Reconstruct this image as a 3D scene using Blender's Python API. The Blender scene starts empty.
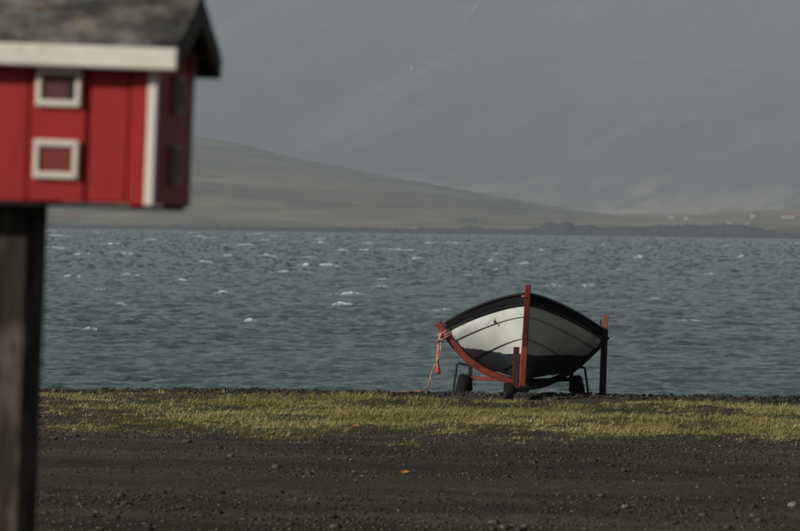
import bpy, math, random
import numpy as np
from mathutils import Vector, Matrix, Euler
random.seed(7); rng = np.random.default_rng(11)
R = math.radians
S = bpy.context.scene
COL = S.collection

# ------------------------------------------------------------------ camera
CAMZ = 1.725; F = 4576.0            # focal length in pixels of the 800 px photograph
PITCH = math.atan((265.5 - 230.3) / F); ROLL = R(0.8)
cd = bpy.data.cameras.new('camera'); cam = bpy.data.objects.new('camera', cd); COL.objects.link(cam)
cd.lens = F / 800 * 36; cd.sensor_width = 36; cd.clip_start = 0.5; cd.clip_end = 40000
CM = Matrix.Translation((0, 0, CAMZ)) @ Matrix.Rotation(math.pi/2 - PITCH, 4, 'X') @ Matrix.Rotation(ROLL, 4, 'Z')
cam.matrix_world = CM
cd.dof.use_dof = True; cd.dof.focus_distance = 47.5; cd.dof.aperture_fstop = 8.8
S.camera = cam

# ------------------------------------------------------------------ world, sun, exposure
SUN_TO = Vector((-0.80, -0.48, 0.44)).normalized()
elev = math.asin(SUN_TO.z); az = math.atan2(SUN_TO.x, SUN_TO.y)
w = bpy.data.worlds.new('World'); S.world = w; w.use_nodes = True
nt = w.node_tree; bg = nt.nodes['Background']
sky = nt.nodes.new('ShaderNodeTexSky'); sky.sky_type = 'NISHITA'; sky.sun_disc = False
sky.sun_elevation = elev; sky.sun_rotation = az; sky.air_density = 0.6; sky.dust_density = 1.5; sky.ozone_density = 1.0
hs = nt.nodes.new('ShaderNodeHueSaturation'); hs.inputs['Saturation'].default_value = 0.36
nt.links.new(sky.outputs[0], hs.inputs['Color']); nt.links.new(hs.outputs[0], bg.inputs[0])
bg.inputs[1].default_value = 0.05
sd = bpy.data.lights.new('sun', 'SUN'); sun = bpy.data.objects.new('sun', sd); COL.objects.link(sun)
sd.energy = 5.0; sd.angle = R(1.0); sd.color = (1.0, 0.95, 0.87)
sun.rotation_euler = SUN_TO.to_track_quat('Z', 'Y').to_euler(); sun.location = (-40, 0, 60)
S.view_settings.view_transform = 'Standard'; S.view_settings.look = 'None'
S.view_settings.gamma = 1.0; S.view_settings.exposure = -0.14
S.render.engine = 'CYCLES'
S.cycles.volume_bounces = 1; S.cycles.max_bounces = 6

# ------------------------------------------------------------------ helpers
def ray(px, py):
    d = CM.to_3x3() @ Vector(((px - 400) / F, -(py - 265.5) / F, -1.0))
    return d / d.y                        # one metre of depth along Y
def at(px, py, D):
    return Vector((0, 0, CAMZ)) + ray(px, py) * D

def smooth(e0, e1, x):
    t = np.clip((x - e0) / (e1 - e0), 0, 1); return t * t * (3 - 2 * t)
_P = rng.random((256, 256))
def vnoise(x, y):
    x = np.asarray(x, float); y = np.asarray(y, float)
    xi = np.floor(x).astype(int); yi = np.floor(y).astype(int); fx = x - xi; fy = y - yi
    fx = fx*fx*(3-2*fx); fy = fy*fy*(3-2*fy)
    a = _P[xi & 255, yi & 255]; b = _P[(xi+1) & 255, yi & 255]
    c = _P[xi & 255, (yi+1) & 255]; d = _P[(xi+1) & 255, (yi+1) & 255]
    return (a*(1-fx)+b*fx)*(1-fy) + (c*(1-fx)+d*fx)*fy
def fbm(x, y, o=4):
    s = 0; a = 0.5
    for i in range(o):
        s = s + a * vnoise(x*2**i + 17.3*i, y*2**i + 5.1*i); a *= 0.5
    return s / (1 - 0.5**o)

def link(name, me, mats, parent=None, smooth_=False):
    o = bpy.data.objects.new(name, me); COL.objects.link(o)
    for m in (mats if isinstance(mats, (list, tuple)) else [mats]):
        me.materials.append(m)
    if smooth_: me.polygons.foreach_set('use_smooth', np.ones(len(me.polygons), bool))
    if parent: o.parent = parent
    return o
def npmesh(name, V, Fc):
    """V (n,3), Fc (m,k): fast mesh from numpy arrays"""
    me = bpy.data.meshes.new(name); V = np.asarray(V, np.float32); Fc = np.asarray(Fc, np.int32); m, k = Fc.shape
    me.vertices.add(len(V)); me.vertices.foreach_set('co', V.ravel())
    me.loops.add(m*k); me.loops.foreach_set('vertex_index', Fc.ravel())
    me.polygons.add(m); me.polygons.foreach_set('loop_start', np.arange(0, m*k, k, dtype=np.int32))
    me.polygons.foreach_set('loop_total', np.full(m, k, np.int32))
    me.update(calc_edges=True); return me
def gridfaces(nr, nc):
    i = np.arange(nr-1)[:, None] * nc + np.arange(nc-1)[None, :]
    return np.stack([i, i+1, i+nc+1, i+nc], -1).reshape(-1, 4)
def attr(me, name, arr):
    a = me.attributes.new(name, 'FLOAT', 'POINT'); a.data.foreach_set('value', np.asarray(arr, np.float32).ravel())
def tag(o, label=None, cat=None, group=None, kind=None):
    if label: o['label'] = label
    if cat: o['category'] = cat
    if group: o['group'] = group
    if kind: o['kind'] = kind
    return o
def empty(name, mw):
    o = bpy.data.objects.new(name, None); COL.objects.link(o); o.matrix_world = mw; o.empty_display_size = 0.2; return o

class MB:
    """collects verts and faces for one mesh object"""
    def __init__(s): s.v = []; s.f = []
    def add(s, vs, fs):
        n = len(s.v); s.v += [tuple(v) for v in vs]; s.f += [tuple(i + n for i in f) for f in fs]
    def box(s, c, d, rot=None, bev=0.004):
        """chamfered box, centre c, full size d"""
        hx, hy, hz = [q/2 for q in d]; b = min(bev, hx*.8, hy*.8, hz*.8); c = Vector(c); vs = []; idx = {}
        for sx in (-1, 1):
            for sy in (-1, 1):
                for sz in (-1, 1):
                    for k in range(3):
                        p = [sx*hx, sy*hy, sz*hz]
                        for q in range(3):
                            if q != k: p[q] -= (sx, sy, sz)[q]*b
                        v = Vector(p)
                        if rot: v = rot @ v
                        idx[(sx, sy, sz, k)] = len(vs); vs.append(c + v)
        fs = []
        for k in range(3):
            a, e = (k+1) % 3, (k+2) % 3
            for sg in (-1, 1):
                q = []
                for (u, v) in ((-1, -1), (1, -1), (1, 1), (-1, 1)):
                    t = [0, 0, 0]; t[k] = sg; t[a] = u; t[e] = v; q.append(idx[(*t, k)])
                fs.append(q if sg > 0 else q[::-1])
            for u in (-1, 1):
                for v in (-1, 1):      # edge running along k, between faces a and e
                    t0 = [0]*3; t1 = [0]*3; t0[k] = -1; t1[k] = 1
                    for t in (t0, t1): t[a] = u; t[e] = v
                    q = [idx[(*t0, a)], idx[(*t1, a)], idx[(*t1, e)], idx[(*t0, e)]]
                    fs.append(q if u*v < 0 else q[::-1])
        for sx in (-1, 1):
            for sy in (-1, 1):
                for sz in (-1, 1):
                    q = [idx[(sx, sy, sz, k)] for k in range(3)]
                    fs.append(q if sx*sy*sz > 0 else q[::-1])
        s.add(vs, fs)
    def beam(s, a, b, wd, ht, up=(0, 0, 1), bev=0.004):
        a = Vector(a); b = Vector(b); z = (b-a).normalized(); x = Vector(up).cross(z).normalized(); y = z.cross(x)
        rot = Matrix((x, y, z)).transposed()
        s.box((a+b)/2, (wd, ht, (b-a).length), rot, bev)
    def tube(s, pts, r, n=8, cap=True):
        pts = [Vector(p) for p in pts]; m = len(pts); rs = r if isinstance(r, (list, tuple)) else [r]*m; vs = []
        t0 = (pts[1]-pts[0]).normalized(); u = t0.orthogonal().normalized()
        for i, p in enumerate(pts):
            t = (pts[min(i+1, m-1)] - pts[max(i-1, 0)]).normalized()
            u = (u - t*u.dot(t)).normalized(); v = t.cross(u)
            for k in range(n):
                a = 2*math.pi*k/n; vs.append(p + (u*math.cos(a)+v*math.sin(a))*rs[i])
        fs = [(i*n+k, i*n+(k+1) % n, (i+1)*n+(k+1) % n, (i+1)*n+k) for i in range(m-1) for k in range(n)]
        if cap: fs += [tuple(range(n))[::-1], tuple((m-1)*n+k for k in range(n))]
        s.add(vs, fs)
    def lathe(s, prof, c, axis, n=24):
        """prof [(radius, along axis)] closed loop; axis unit vector"""
        c = Vector(c); ax = Vector(axis).normalized(); u = ax.orthogonal().normalized(); v = ax.cross(u); m = len(prof); vs = []
        for k in range(n):
            a = 2*math.pi*k/n; d = u*math.cos(a)+v*math.sin(a)
            vs += [c + d*r + ax*h for r, h in prof]
        fs = [(k*m+i, k*m+(i+1) % m, ((k+1) % n)*m+(i+1) % m, ((k+1) % n)*m+i) for k in range(n) for i in range(m)]
        s.add(vs, fs)
    def sweep(s, secs, cap=True):
        """list of closed cross-sections with equal vertex counts"""
        n = len(secs[0]); m = len(secs); vs = [p for q in secs for p in q]
        fs = [(i*n+k, i*n+(k+1) % n, (i+1)*n+(k+1) % n, (i+1)*n+k) for i in range(m-1) for k in range(n)]
        if cap: fs += [tuple(range(n))[::-1], tuple((m-1)*n+k for k in range(n))]
        s.add(vs, fs)
    def build(s, name, mat, parent=None, smooth_=False):
        import bmesh
        me = bpy.data.meshes.new(name); me.from_pydata([tuple(v) for v in s.v], [], s.f)
        bm = bmesh.new(); bm.from_mesh(me); bmesh.ops.recalc_face_normals(bm, faces=bm.faces[:]); bm.to_mesh(me); bm.free()
        o = link(name, me, mat, parent, smooth_)
        if smooth_:
            try: me.set_sharp_from_angle(angle=R(35))
            except Exception: pass
        return o

# ------------------------------------------------------------------ materials
class NT:
    def __init__(s, name):
        s.m = bpy.data.materials.new(name); s.m.use_nodes = True; s.t = s.m.node_tree
        s.b = s.t.nodes['Principled BSDF']; s.o = s.t.nodes['Material Output']
    def n(s, ty, **kw):
        x = s.t.nodes.new('ShaderNode' + ty)
        for k, v in kw.items():
            if k in x.inputs: x.inputs[k].default_value = v
            else: setattr(x, k, v)
        return x
    def l(s, a, b): s.t.links.new(a, b)
    def co(s, kind='Object', scale=(1, 1, 1), rz=0.0):
        c = s.n('TexCoord'); mp = s.n('Mapping', vector_type='TEXTURE') if rz else s.n('Mapping')
        mp.inputs['Scale'].default_value = tuple(1/q for q in scale) if rz else scale; mp.inputs['Rotation'].default_value = (0, 0, rz)
        s.l(c.outputs[kind], mp.inputs[0]); return mp.outputs[0]
    def noise(s, vec, scale, detail=4, rough=0.55):
        x = s.n('TexNoise'); x.inputs['Scale'].default_value = scale; x.inputs['Detail'].default_value = detail
        x.inputs['Roughness'].default_value = rough; s.l(vec, x.inputs['Vector']); return x.outputs['Fac']
    def ramp(s, fac, stops):
        x = s.n('ValToRGB'); e = x.color_ramp.elements
        while len(e) < len(stops): e.new(0.5)
        for i, (p, c) in enumerate(stops):
            e[i].position = p; e[i].color = (*c, 1) if not isinstance(c, (int, float)) else (c, c, c, 1)
        s.l(fac, x.inputs[0]); return x.outputs[0]
    def mix(s, fac, a, b, mode='MIX'):
        x = s.n('MixRGB', blend_type=mode)
        for q, inp in ((fac, 0), (a, 1), (b, 2)):
            if isinstance(q, (int, float)): x.inputs[inp].default_value = q
            elif isinstance(q, tuple): x.inputs[inp].default_value = (*q, 1)
            else: s.l(q, x.inputs[inp])
        return x.outputs[0]
    def math(s, op, a, b=0.0):
        x = s.n('Math', operation=op)
        for q, i in ((a, 0), (b, 1)):
            if isinstance(q, (int, float)): x.inputs[i].default_value = q
            else: s.l(q, x.inputs[i])
        return x.outputs[0]
    def bump(s, h, strength=0.3, dist=0.01):
        x = s.n('Bump'); x.inputs['Strength'].default_value = strength; x.inputs['Distance'].default_value = dist
        s.l(h, x.inputs['Height']); s.l(x.outputs[0], s.b.inputs['Normal'])
    def attr(s, name):
        x = s.n('Attribute'); x.attribute_name = name; return x.outputs['Fac']
    def col(s, c):
        if isinstance(c, tuple): s.b.inputs['Base Color'].default_value = (*c, 1)
        else: s.l(c, s.b.inputs['Base Color'])
    def rough(s, r, spec=0.4):
        if isinstance(r, (int, float)): s.b.inputs['Roughness'].default_value = r
        else: s.l(r, s.b.inputs['Roughness'])
        s.b.inputs['Specular IOR Level'].default_value = spec

def paint(name, c, c2, worn=None, rough=0.5, scale=8, wornlo=0.62, wornhi=0.68, spec=0.35, stretch=(1, 1, 1)):
    t = NT(name); v = t.co('Object', stretch)
    col = t.ramp(t.noise(v, scale, 6), [(0.3, c), (0.7, c2)])
    if worn:
        f = t.ramp(t.noise(v, scale*3.1, 8, 0.65), [(wornlo, 0.0), (wornhi, 1.0)])
        col = t.mix(f, col, worn)
    t.col(col); t.rough(rough, spec); t.bump(t.noise(v, scale*9, 4), 0.25, 0.004); return t.m

M = {}
M['red_wall'] = paint('red_wall_paint', (0.25, 0.010, 0.010), (0.35, 0.015, 0.014), (0.17, 0.014, 0.012), 0.55, 9, 0.56, 0.75, 0.3, (1, 1, 0.2))
M['white_trim'] = paint('white_trim_paint', (0.60, 0.57, 0.48), (0.70, 0.67, 0.58), (0.30, 0.26, 0.20), 0.6, 14, 0.60, 0.74)
M['grey_trim'] = paint('grey_trim_paint', (0.22, 0.21, 0.19), (0.28, 0.27, 0.24), None, 0.6, 14)
M['dark_hole'] = paint('dark_pane', (0.012, 0.012, 0.011), (0.03, 0.022, 0.02), None, 0.3, 12)
M['dark_wood'] = paint('dark_wood', (0.030, 0.024, 0.018), (0.06, 0.05, 0.04), (0.10, 0.09, 0.075), 0.85, 6, 0.62, 0.74, 0.15)
M['grey_wood'] = paint('grey_wood', (0.06, 0.058, 0.048), (0.12, 0.115, 0.095), (0.04, 0.035, 0.028), 0.85, 9, 0.6, 0.72, 0.15)
def roofmat():
    t = NT('weathered_roof'); v = t.co('Object', (1, 1.6, 1.6))
    a = t.ramp(t.noise(v, 7, 6, 0.6), [(0.34, (0.022, 0.021, 0.019)), (0.48, (0.07, 0.068, 0.062)), (0.66, (0.19, 0.185, 0.165))])
    l = t.ramp(t.noise(v, 11, 7, 0.62), [(0.54, 0.0), (0.64, 1.0)])
    c = t.mix(l, a, (0.19, 0.17, 0.125))
    l2 = t.ramp(t.noise(v, 17, 5), [(0.62, 0.0), (0.70, 1.0)])
    t.col(t.mix(l2, c, (0.09, 0.055, 0.03))); t.rough(0.9, 0.15); t.bump(t.noise(v, 30, 6), 0.8, 0.012); return t.m
M['roof'] = roofmat()
def postmat():
    t = NT('post_timber'); v = t.co('Object', (1, 1, 0.10))
    a = t.ramp(t.noise(v, 26, 8, 0.65), [(0.30, (0.012, 0.010, 0.008)), (0.55, (0.035, 0.029, 0.023)), (0.75, (0.085, 0.075, 0.06))])
    v2 = t.co('Object', (1, 1, 0.45))
    l = t.ramp(t.noise(v2, 11, 6), [(0.47, 0.0), (0.62, 1.0)])
    t.col(t.mix(l, a, (0.12, 0.10, 0.075))); t.rough(0.9, 0.15); t.bump(t.noise(v, 60, 6), 0.7, 0.01); return t.m
M['post'] = postmat()
def hullmat():
    t = NT('hull_paint'); v = t.co('Object')
    white = t.ramp(t.noise(v, 3.0, 7, 0.6), [(0.3, (0.42, 0.45, 0.39)), (0.7, (0.58, 0.60, 0.535))])
    vs = t.co('Object', (1, 1, 0.18))
    streak = t.ramp(t.noise(vs, 12, 6), [(0.55, 0.0), (0.8, 1.0)])
    white = t.mix(t.math('MULTIPLY', streak, 0.55), white, (0.36, 0.33, 0.24))
    chip = t.ramp(t.noise(v, 26, 5, 0.6), [(0.67, 0.0), (0.70, 1.0)])
    white = t.mix(chip, white, (0.07, 0.06, 0.05))
    dark = t.ramp(t.noise(v, 5, 6), [(0.3, (0.012, 0.018, 0.023)), (0.7, (0.028, 0.038, 0.046))])
    lich = t.ramp(t.noise(v, 9, 6, 0.65), [(0.64, 0.0), (0.70, 1.0)])
    dark = t.mix(lich, dark, (0.13, 0.12, 0.045))
    c = t.n('TexCoord'); sx = t.n('SeparateXYZ'); t.l(c.outputs['Object'], sx.inputs[0])
    wob = t.math('MULTIPLY', t.math('SUBTRACT', t.noise(v, 2.6, 4), 0.5), 0.07)
    h = t.math('ADD', sx.outputs['Z'], wob)
    f = t.ramp(h, [(0.4545, 0.0), (0.4595, 1.0)])
    t.col(t.mix(f, dark, white)); t.rough(t.ramp(t.noise(v, 8, 4), [(0.3, 0.42), (0.7, 0.62)]), 0.35)
    t.bump(t.noise(v, 14, 6), 0.12, 0.01); return t.m
M['hull'] = hullmat()
M['hull_black'] = paint('black_sheer_paint', (0.004, 0.0045, 0.005), (0.009, 0.009, 0.0095), (0.03, 0.028, 0.024), 0.6, 9, 0.74, 0.82, 0.08)
M['rail_black'] = paint('black_gunwale_paint', (0.006, 0.007, 0.008), (0.014, 0.014, 0.015), (0.09, 0.085, 0.075), 0.32, 9, 0.68, 0.76, 0.5)
M['stem_red'] = paint('stem_red_paint', (0.105, 0.016, 0.011), (0.16, 0.026, 0.017), (0.05, 0.022, 0.015), 0.5, 9, 0.56, 0.66)
M['shoe_red'] = paint('stem_shoe_paint', (0.30, 0.062, 0.035), (0.38, 0.09, 0.05), (0.14, 0.05, 0.03), 0.5, 10, 0.58, 0.68)
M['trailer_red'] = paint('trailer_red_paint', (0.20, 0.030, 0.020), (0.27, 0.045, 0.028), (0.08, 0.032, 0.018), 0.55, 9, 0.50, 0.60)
M['trailer_dark'] = paint('trailer_shaded_rust', (0.012, 0.007, 0.006), (0.024, 0.011, 0.008), (0.06, 0.026, 0.016), 0.7, 8, 0.6, 0.7)  # rusty trailer red with shade put into the colour, for the unlit bars
M['post_red'] = paint('winch_post_paint', (0.032, 0.010, 0.008), (0.055, 0.015, 0.011), (0.03, 0.014, 0.01), 0.6, 9, 0.55, 0.65)
M['rust'] = paint('orange_rust', (0.15, 0.055, 0.028), (0.22, 0.08, 0.04), (0.10, 0.04, 0.02), 0.8, 12, 0.6, 0.68)
M['iron'] = paint('black_iron', (0.012, 0.012, 0.012), (0.025, 0.023, 0.021), (0.06, 0.035, 0.022), 0.6, 10, 0.62, 0.7)
M['rubber'] = paint('black_rubber', (0.006, 0.006, 0.006), (0.012, 0.0115, 0.011), (0.03, 0.027, 0.024), 0.8, 14, 0.62, 0.75, 0.2)
M['inside'] = paint('inside_timber', (0.16, 0.12, 0.075), (0.24, 0.18, 0.11), (0.09, 0.07, 0.05), 0.7, 6)
M['rope'] = paint('faded_pink_rope', (0.42, 0.24, 0.20), (0.52, 0.36, 0.31), (0.36, 0.07, 0.06), 0.85, 22, 0.46, 0.56, 0.15)
M['rope_red'] = paint('red_rope_end', (0.40, 0.035, 0.045), (0.50, 0.06, 0.07), None, 0.85, 22)
M['leaf'] = paint('orange_leaf', (0.42, 0.17, 0.03), (0.52, 0.25, 0.05), (0.30, 0.10, 0.02), 0.7, 30)
M['pale_stone'] = paint('pale_stone', (0.13, 0.12, 0.09), (0.20, 0.18, 0.14), (0.08, 0.075, 0.06), 0.9, 20)
M['grey_stone'] = paint('grey_stone', (0.05, 0.046, 0.040), (0.09, 0.082, 0.07), (0.06, 0.055, 0.05), 0.9, 20)
M['far_white'] = paint('farm_white', (0.34, 0.34, 0.32), (0.40, 0.40, 0.38))
M['far_red'] = paint('farm_red_roof', (0.20, 0.06, 0.05), (0.23, 0.075, 0.06))
M['far_grey'] = paint('farm_grey', (0.12, 0.12, 0.12), (0.16, 0.16, 0.15))
M['far_dark'] = paint('farm_dark', (0.035, 0.035, 0.035), (0.05, 0.05, 0.048))
M['snow'] = paint('snow', (0.42, 0.43, 0.45), (0.50, 0.51, 0.53), None, 0.8, 0.05)

def groundmat():
    t = NT('dark_gravel_ground'); v = t.co('Object'); vt = t.co('Object', (0.28, 1, 1))
    a = t.ramp(t.noise(vt, 0.9, 9, 0.68), [(0.32, (0.024, 0.023, 0.017)), (0.5, (0.062, 0.055, 0.040)), (0.68, (0.108, 0.094, 0.066))])
    fine = t.ramp(t.noise(v, 42, 6, 0.75), [(0.36, 0.35), (0.5, 0.95), (0.68, 2.3)])
    a = t.mix(1.0, a, fine, 'MULTIPLY')
    th = t.ramp(t.noise(v, 9, 6, 0.6), [(0.3, (0.075, 0.070, 0.024)), (0.7, (0.19, 0.165, 0.052))])
    g = t.math('MULTIPLY', t.attr('grass'), t.ramp(t.noise(v, 16, 5), [(0.36, 0.3), (0.52, 0.95)]))
    t.col(t.mix(g, a, th)); t.rough(0.95, 0.12); t.bump(t.noise(v, 70, 6, 0.7), 0.9, 0.03); return t.m
M['ground'] = groundmat()
def gravelmat():
    t = NT('gravel_stones'); r = t.attr('tone')
    c = t.ramp(r, [(0.0, (0.016, 0.015, 0.014)), (0.55, (0.050, 0.045, 0.033)), (0.85, (0.100, 0.087, 0.060)), (0.97, (0.15, 0.135, 0.11)), (1.0, (0.24, 0.22, 0.18))])
    v = t.co('Object'); t.col(t.mix(0.5, c, t.ramp(t.noise(v, 90, 4), [(0.3, 0.5), (0.7, 1.2)]), 'MULTIPLY')); t.rough(0.85, 0.2); return t.m
M['gravel'] = gravelmat()
def grassmat():
    t = NT('dry_grass'); r = t.attr('tone')
    c = t.ramp(r, [(0.0, (0.085, 0.095, 0.030)), (0.35, (0.19, 0.172, 0.052)), (0.7, (0.34, 0.285, 0.105)), (1.0, (0.48, 0.40, 0.20))])
    t.col(c); t.rough(0.8, 0.15)
    tr = t.n('BsdfTranslucent'); t.l(c, tr.inputs[0]); mx = t.n('MixShader'); mx.inputs[0].default_value = 0.25
    t.l(t.b.outputs[0], mx.inputs[1]); t.l(tr.outputs[0], mx.inputs[2]); t.l(mx.outputs[0], t.o.inputs[0]); return t.m
M['grass'] = grassmat()
def watermat():
    t = NT('sea_water'); v = t.co('Object', (1.0, 0.75, 1))
    f = t.attr('foam')
    t.col(t.mix(f, (0.042, 0.088, 0.076), (0.80, 0.83, 0.83)))
    t.rough(t.mix(f, (0.12, 0.12, 0.12), (0.8, 0.8, 0.8)), 0.5); t.b.inputs['IOR'].default_value = 1.333
    n1 = t.noise(v, 1.5, 4, 0.6); n2 = t.noise(v, 7.0, 4, 0.6)
    t.bump(t.math('ADD', t.math('MULTIPLY', n1, 0.5), t.math('MULTIPLY', n2, 0.2)), 1.0, 0.36); return t.m
M['water'] = watermat()
def hillmat(name, cs, sc, streak=(1, 1, 1), low=None):
    t = NT(name); v = t.co('Object', streak, R(-14) if low else 0.0)
    c = t.ramp(t.noise(v, sc, 9, 0.62), [(0.30, cs[0]), (0.5, cs[1]), (0.70, cs[2])])
    c2 = t.ramp(t.noise(v, sc*6, 6, 0.6), [(0.35, 0.65), (0.65, 1.3)])
    if low:
        cc = t.n('TexCoord'); sx = t.n('SeparateXYZ'); t.l(cc.outputs['Object'], sx.inputs[0])
        hgt = t.math('DIVIDE', t.math('ADD', sx.outputs['Z'], t.math('MULTIPLY', t.noise(v, sc*1.7, 5), 90.0)), 300.0)
        c = t.mix(t.ramp(hgt, [(0.28, 1.0), (0.55, 0.0)]), c, t.ramp(t.noise(v, sc*2.6, 6, 0.6), [(0.36, low[0]), (0.62, low[1])]))
    t.col(t.mix(1.0, c, c2, 'MULTIPLY')); t.rough(1.0, 0.05); return t.m
M['hill'] = hillmat('hill_moor', [(0.05, 0.043, 0.022), (0.12, 0.102, 0.054), (0.24, 0.20, 0.115)], 0.0042, (0.8, 0.35, 8))
M['mountain'] = hillmat('mountain_slope', [(0.018, 0.018, 0.018), (0.05, 0.048, 0.042), (0.11, 0.10, 0.08)], 0.0062, (1, 0.22, 0.8), [(0.07, 0.062, 0.042), (0.34, 0.285, 0.18)])
M['bluff'] = hillmat('shore_rock', [(0.012, 0.012, 0.012), (0.024, 0.023, 0.021), (0.045, 0.042, 0.036)], 0.03)

# ------------------------------------------------------------------ ground
def ground_z(x, y):
    x = np.asarray(x, float); y = np.asarray(y, float)
    yy = y + (vnoise(x*0.35+40, y*0+3)-0.5)*0.5
    z = -0.070*np.clip(yy-48.0, 0, 4.6) - 0.10*np.clip(yy-52.6, 0, 25)
    near = smooth(18, 24, y)*(1-smooth(60, 64, y))*smooth(-14, -9, x)*(1-smooth(9, 14, x))
    b = (fbm(x*0.9, y*0.9, 4)-0.5)*0.07 + (fbm(x*5, y*5, 3)-0.5)*0.022
    ridge = 0.020*np.exp(-((yy-47.9)/0.7)**2)*(0.4+1.2*vnoise(x*1.6, y*0+9))
    ruts = -0.04*np.exp(-((y-30.6-0.02*x)/0.32)**2) - 0.035*np.exp(-((y-33.2-0.02*x)/0.32)**2) + 0.02*np.exp(-((y-31.4-0.02*x)/0.4)**2)
    return z + (b + ruts)*near + ridge
def grass_mask(x, y):
    edge = (fbm(x*0.8+3, y*0.5+8, 4)-0.5)
    near_e = 40.0 + edge*8.0 + 0.10*x; far_e = 46.9 + (vnoise(x*1.5, y*0+2)-0.5)*1.2
    m = smooth(near_e-3.2, near_e+2.6, y)**1.6*(1-smooth(far_e-0.5, far_e+0.3, y))
    patch = smooth(0.30, 0.56, fbm(x*0.75+21, y*0.55+4, 5)) ; fine = smooth(0.36, 0.60, fbm(x*2.6+9, y*1.3, 4))
    return m*(0.14+0.86*patch)*(0.25+0.75*fine)
def axis(fine0, fine1, step, outs):
    return np.array(sorted([*outs[0], *np.arange(fine0, fine1+1e-6, step), *outs[1]]))
gx = axis(-8, 8, 0.055, ([-2500, -1200, -500, -200, -80, -40, -20, -12, -9.5], [9.5, 12, 20, 40, 80, 200, 500, 1200, 2500]))
gy = axis(22, 54, 0.085, ([-1800, -800, -300, -100, -40, -10, 2, 8, 14, 18, 20.5], [56, 58, 61, 66, 72, 80]))
X, Y = np.meshgrid(gx, gy); Z = ground_z(X, Y)
me = npmesh('ground', np.stack([X, Y, Z], -1).reshape(-1, 3), gridfaces(len(gy), len(gx)))
attr(me, 'grass', np.clip(grass_mask(X, Y)*1.6, 0, 1))
tag(link('ground', me, M['ground'], None, True), kind='structure')
def gz(x, y): return float(ground_z(np.array([x]), np.array([y]))[0])
def on_ground(px, py):
    D = 30.0
    for _ in range(30):
        r = ray(px, py); p = Vector((0, 0, CAMZ)) + r*D; D += (gz(p.x, p.y)-p.z)/r.z*0.8
    return Vector((0, 0, CAMZ)) + ray(px, py)*D

# ------------------------------------------------------------------ far land (built before the water so houses can stand on it)
DS = 4000.0
def interp(x, pts): return np.interp(x, [p[0] for p in pts], [p[1] for p in pts])
# crest of the left hill as seen: photo x -> photo y (roll removed: y measured from a level horizon)
crest = [(-2500, 60), (-600, 98), (-100, 121), (100, 132), (190, 142), (240, 150), (300, 163), (340, 171), (400, 182), (462, 193), (520, 203), (575, 212), (620, 217.5), (660, 217.5), (720, 214), (800, 209.5), (900, 204), (1600, 190), (3500, 180)]
def px_of(t): return 400 + t*F
def hill_h(t, D):
    px = px_of(t); lvl = px*0 + 230.3
    yc = interp(px, [(a, b - (a-400)*math.tan(ROLL) if -700 < a < 1500 else b) for a, b in crest])
    H = (lvl-yc)/F*6200 + CAMZ + 0.6
    X = t*D
    pr = smooth(DS-60, 6200, D); back = 1-smooth(6200, 8200, D)
    prof = (0.34*np.clip((D-DS)/120, 0, 1)*0.12 + 0.96*pr**0.85)*back
    n = (fbm(X/330+50, D/420+7, 5)-0.5)*0.22 + (fbm(X/70, D/90, 4)-0.5)*0.05
    return -0.6 - 2.2*(1-smooth(DS-90, DS+5, D)) + 2.2*smooth(DS-5, DS+60, D) + H*prof*(1+n*(1-0.75*smooth(5700, 6200, D)))
tt = np.concatenate([np.linspace(-1.3, -0.16, 40), np.linspace(-0.15, 0.15, 420), np.linspace(0.16, 1.3, 40)])
dd = np.concatenate([np.linspace(DS-100, DS+150, 26), np.linspace(DS+180, 6300, 120), np.linspace(6400, 8300, 16)])
T, D_ = np.meshgrid(tt, dd)
me = npmesh('hill', np.stack([T*D_, D_, hill_h(T, D_)], -1).reshape(-1, 3), gridfaces(len(dd), len(tt)))
tag(link('hill', me, M['hill'], None, True), kind='structure')
def mount_h(t, D):
    X = t*D
    up = np.clip((D-8300)/3900, 0, 1.25)
    base = 60*smooth(6900, 8600, D) + 720*up**1.1*(1-0.2*smooth(1.0, 1.25, up))
    XS = X - 0.35*(D-8300)
    gul = (np.abs(fbm(XS/520+11, D/5200+3, 5)-0.5)-0.12)*180*smooth(8300, 9600, D)
    n = (fbm(X/1500+3, D/1100+31, 5)-0.5)*75*smooth(7000, 9000, D) + (fbm(XS/150, D/500, 4)-0.5)*22*smooth(8000, 9000, D)
    return -3.0 + base + gul + n*np.clip((D-6900)/600, 0, 1)
td = np.linspace(6900, 13400, 230); tm = np.concatenate([np.linspace(-1.2, -0.16, 60), np.linspace(-0.15, 0.15, 330), np.linspace(0.16, 1.2, 60)])
T, D_ = np.meshgrid(tm, td)
me = npmesh('mountain', np.stack([T*D_, D_, mount_h(T, D_)], -1).reshape(-1, 3), gridfaces(len(td), len(tm)))
tag(link('mountain', me, M['mountain'], None, True), kind='structure')
# low dark rocky bank along the far waterline
bank = [(-400, 3.0), (40, 3.2), (200, 4.2), (300, 4.5), (430, 5.0), (455, 5.5), (465, 8.5), (478, 8), (486, 5.2), (525, 5.6), (538, 8), (545, 12.5), (556, 11.5), (565, 13), (575, 9.5), (586, 12), (594, 9), (630, 9.5), (660, 11), (690, 12.5), (700, 12), (735, 14), (760, 10), (776, 6), (800, 5.5), (1200, 5)]
tb = np.linspace(-0.16, 0.16, 900); xb = px_of(tb)
hb = interp(xb, bank)*DS/F*0.98 + (fbm(xb*0.16, xb*0+2, 4)-0.5)*3.0
rows = []
for k, (dy, q) in enumerate([(-16, -0.25), (-12, 0.15), (-6, 0.55), (0, 0.85), (8, 1.0), (20, 0.96), (34, 0.7), (52, 0.1), (60, -0.3)]):
    jit = (fbm(xb*0.12+k*7, xb*0+k, 3)-0.5)*6
    rows.append(np.stack([tb*(DS+dy), DS-20+dy+jit, -0.6 + hb*q*(1+0.25*(fbm(xb*0.25, xb*0+k*3, 3)-0.5))], -1))
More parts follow.
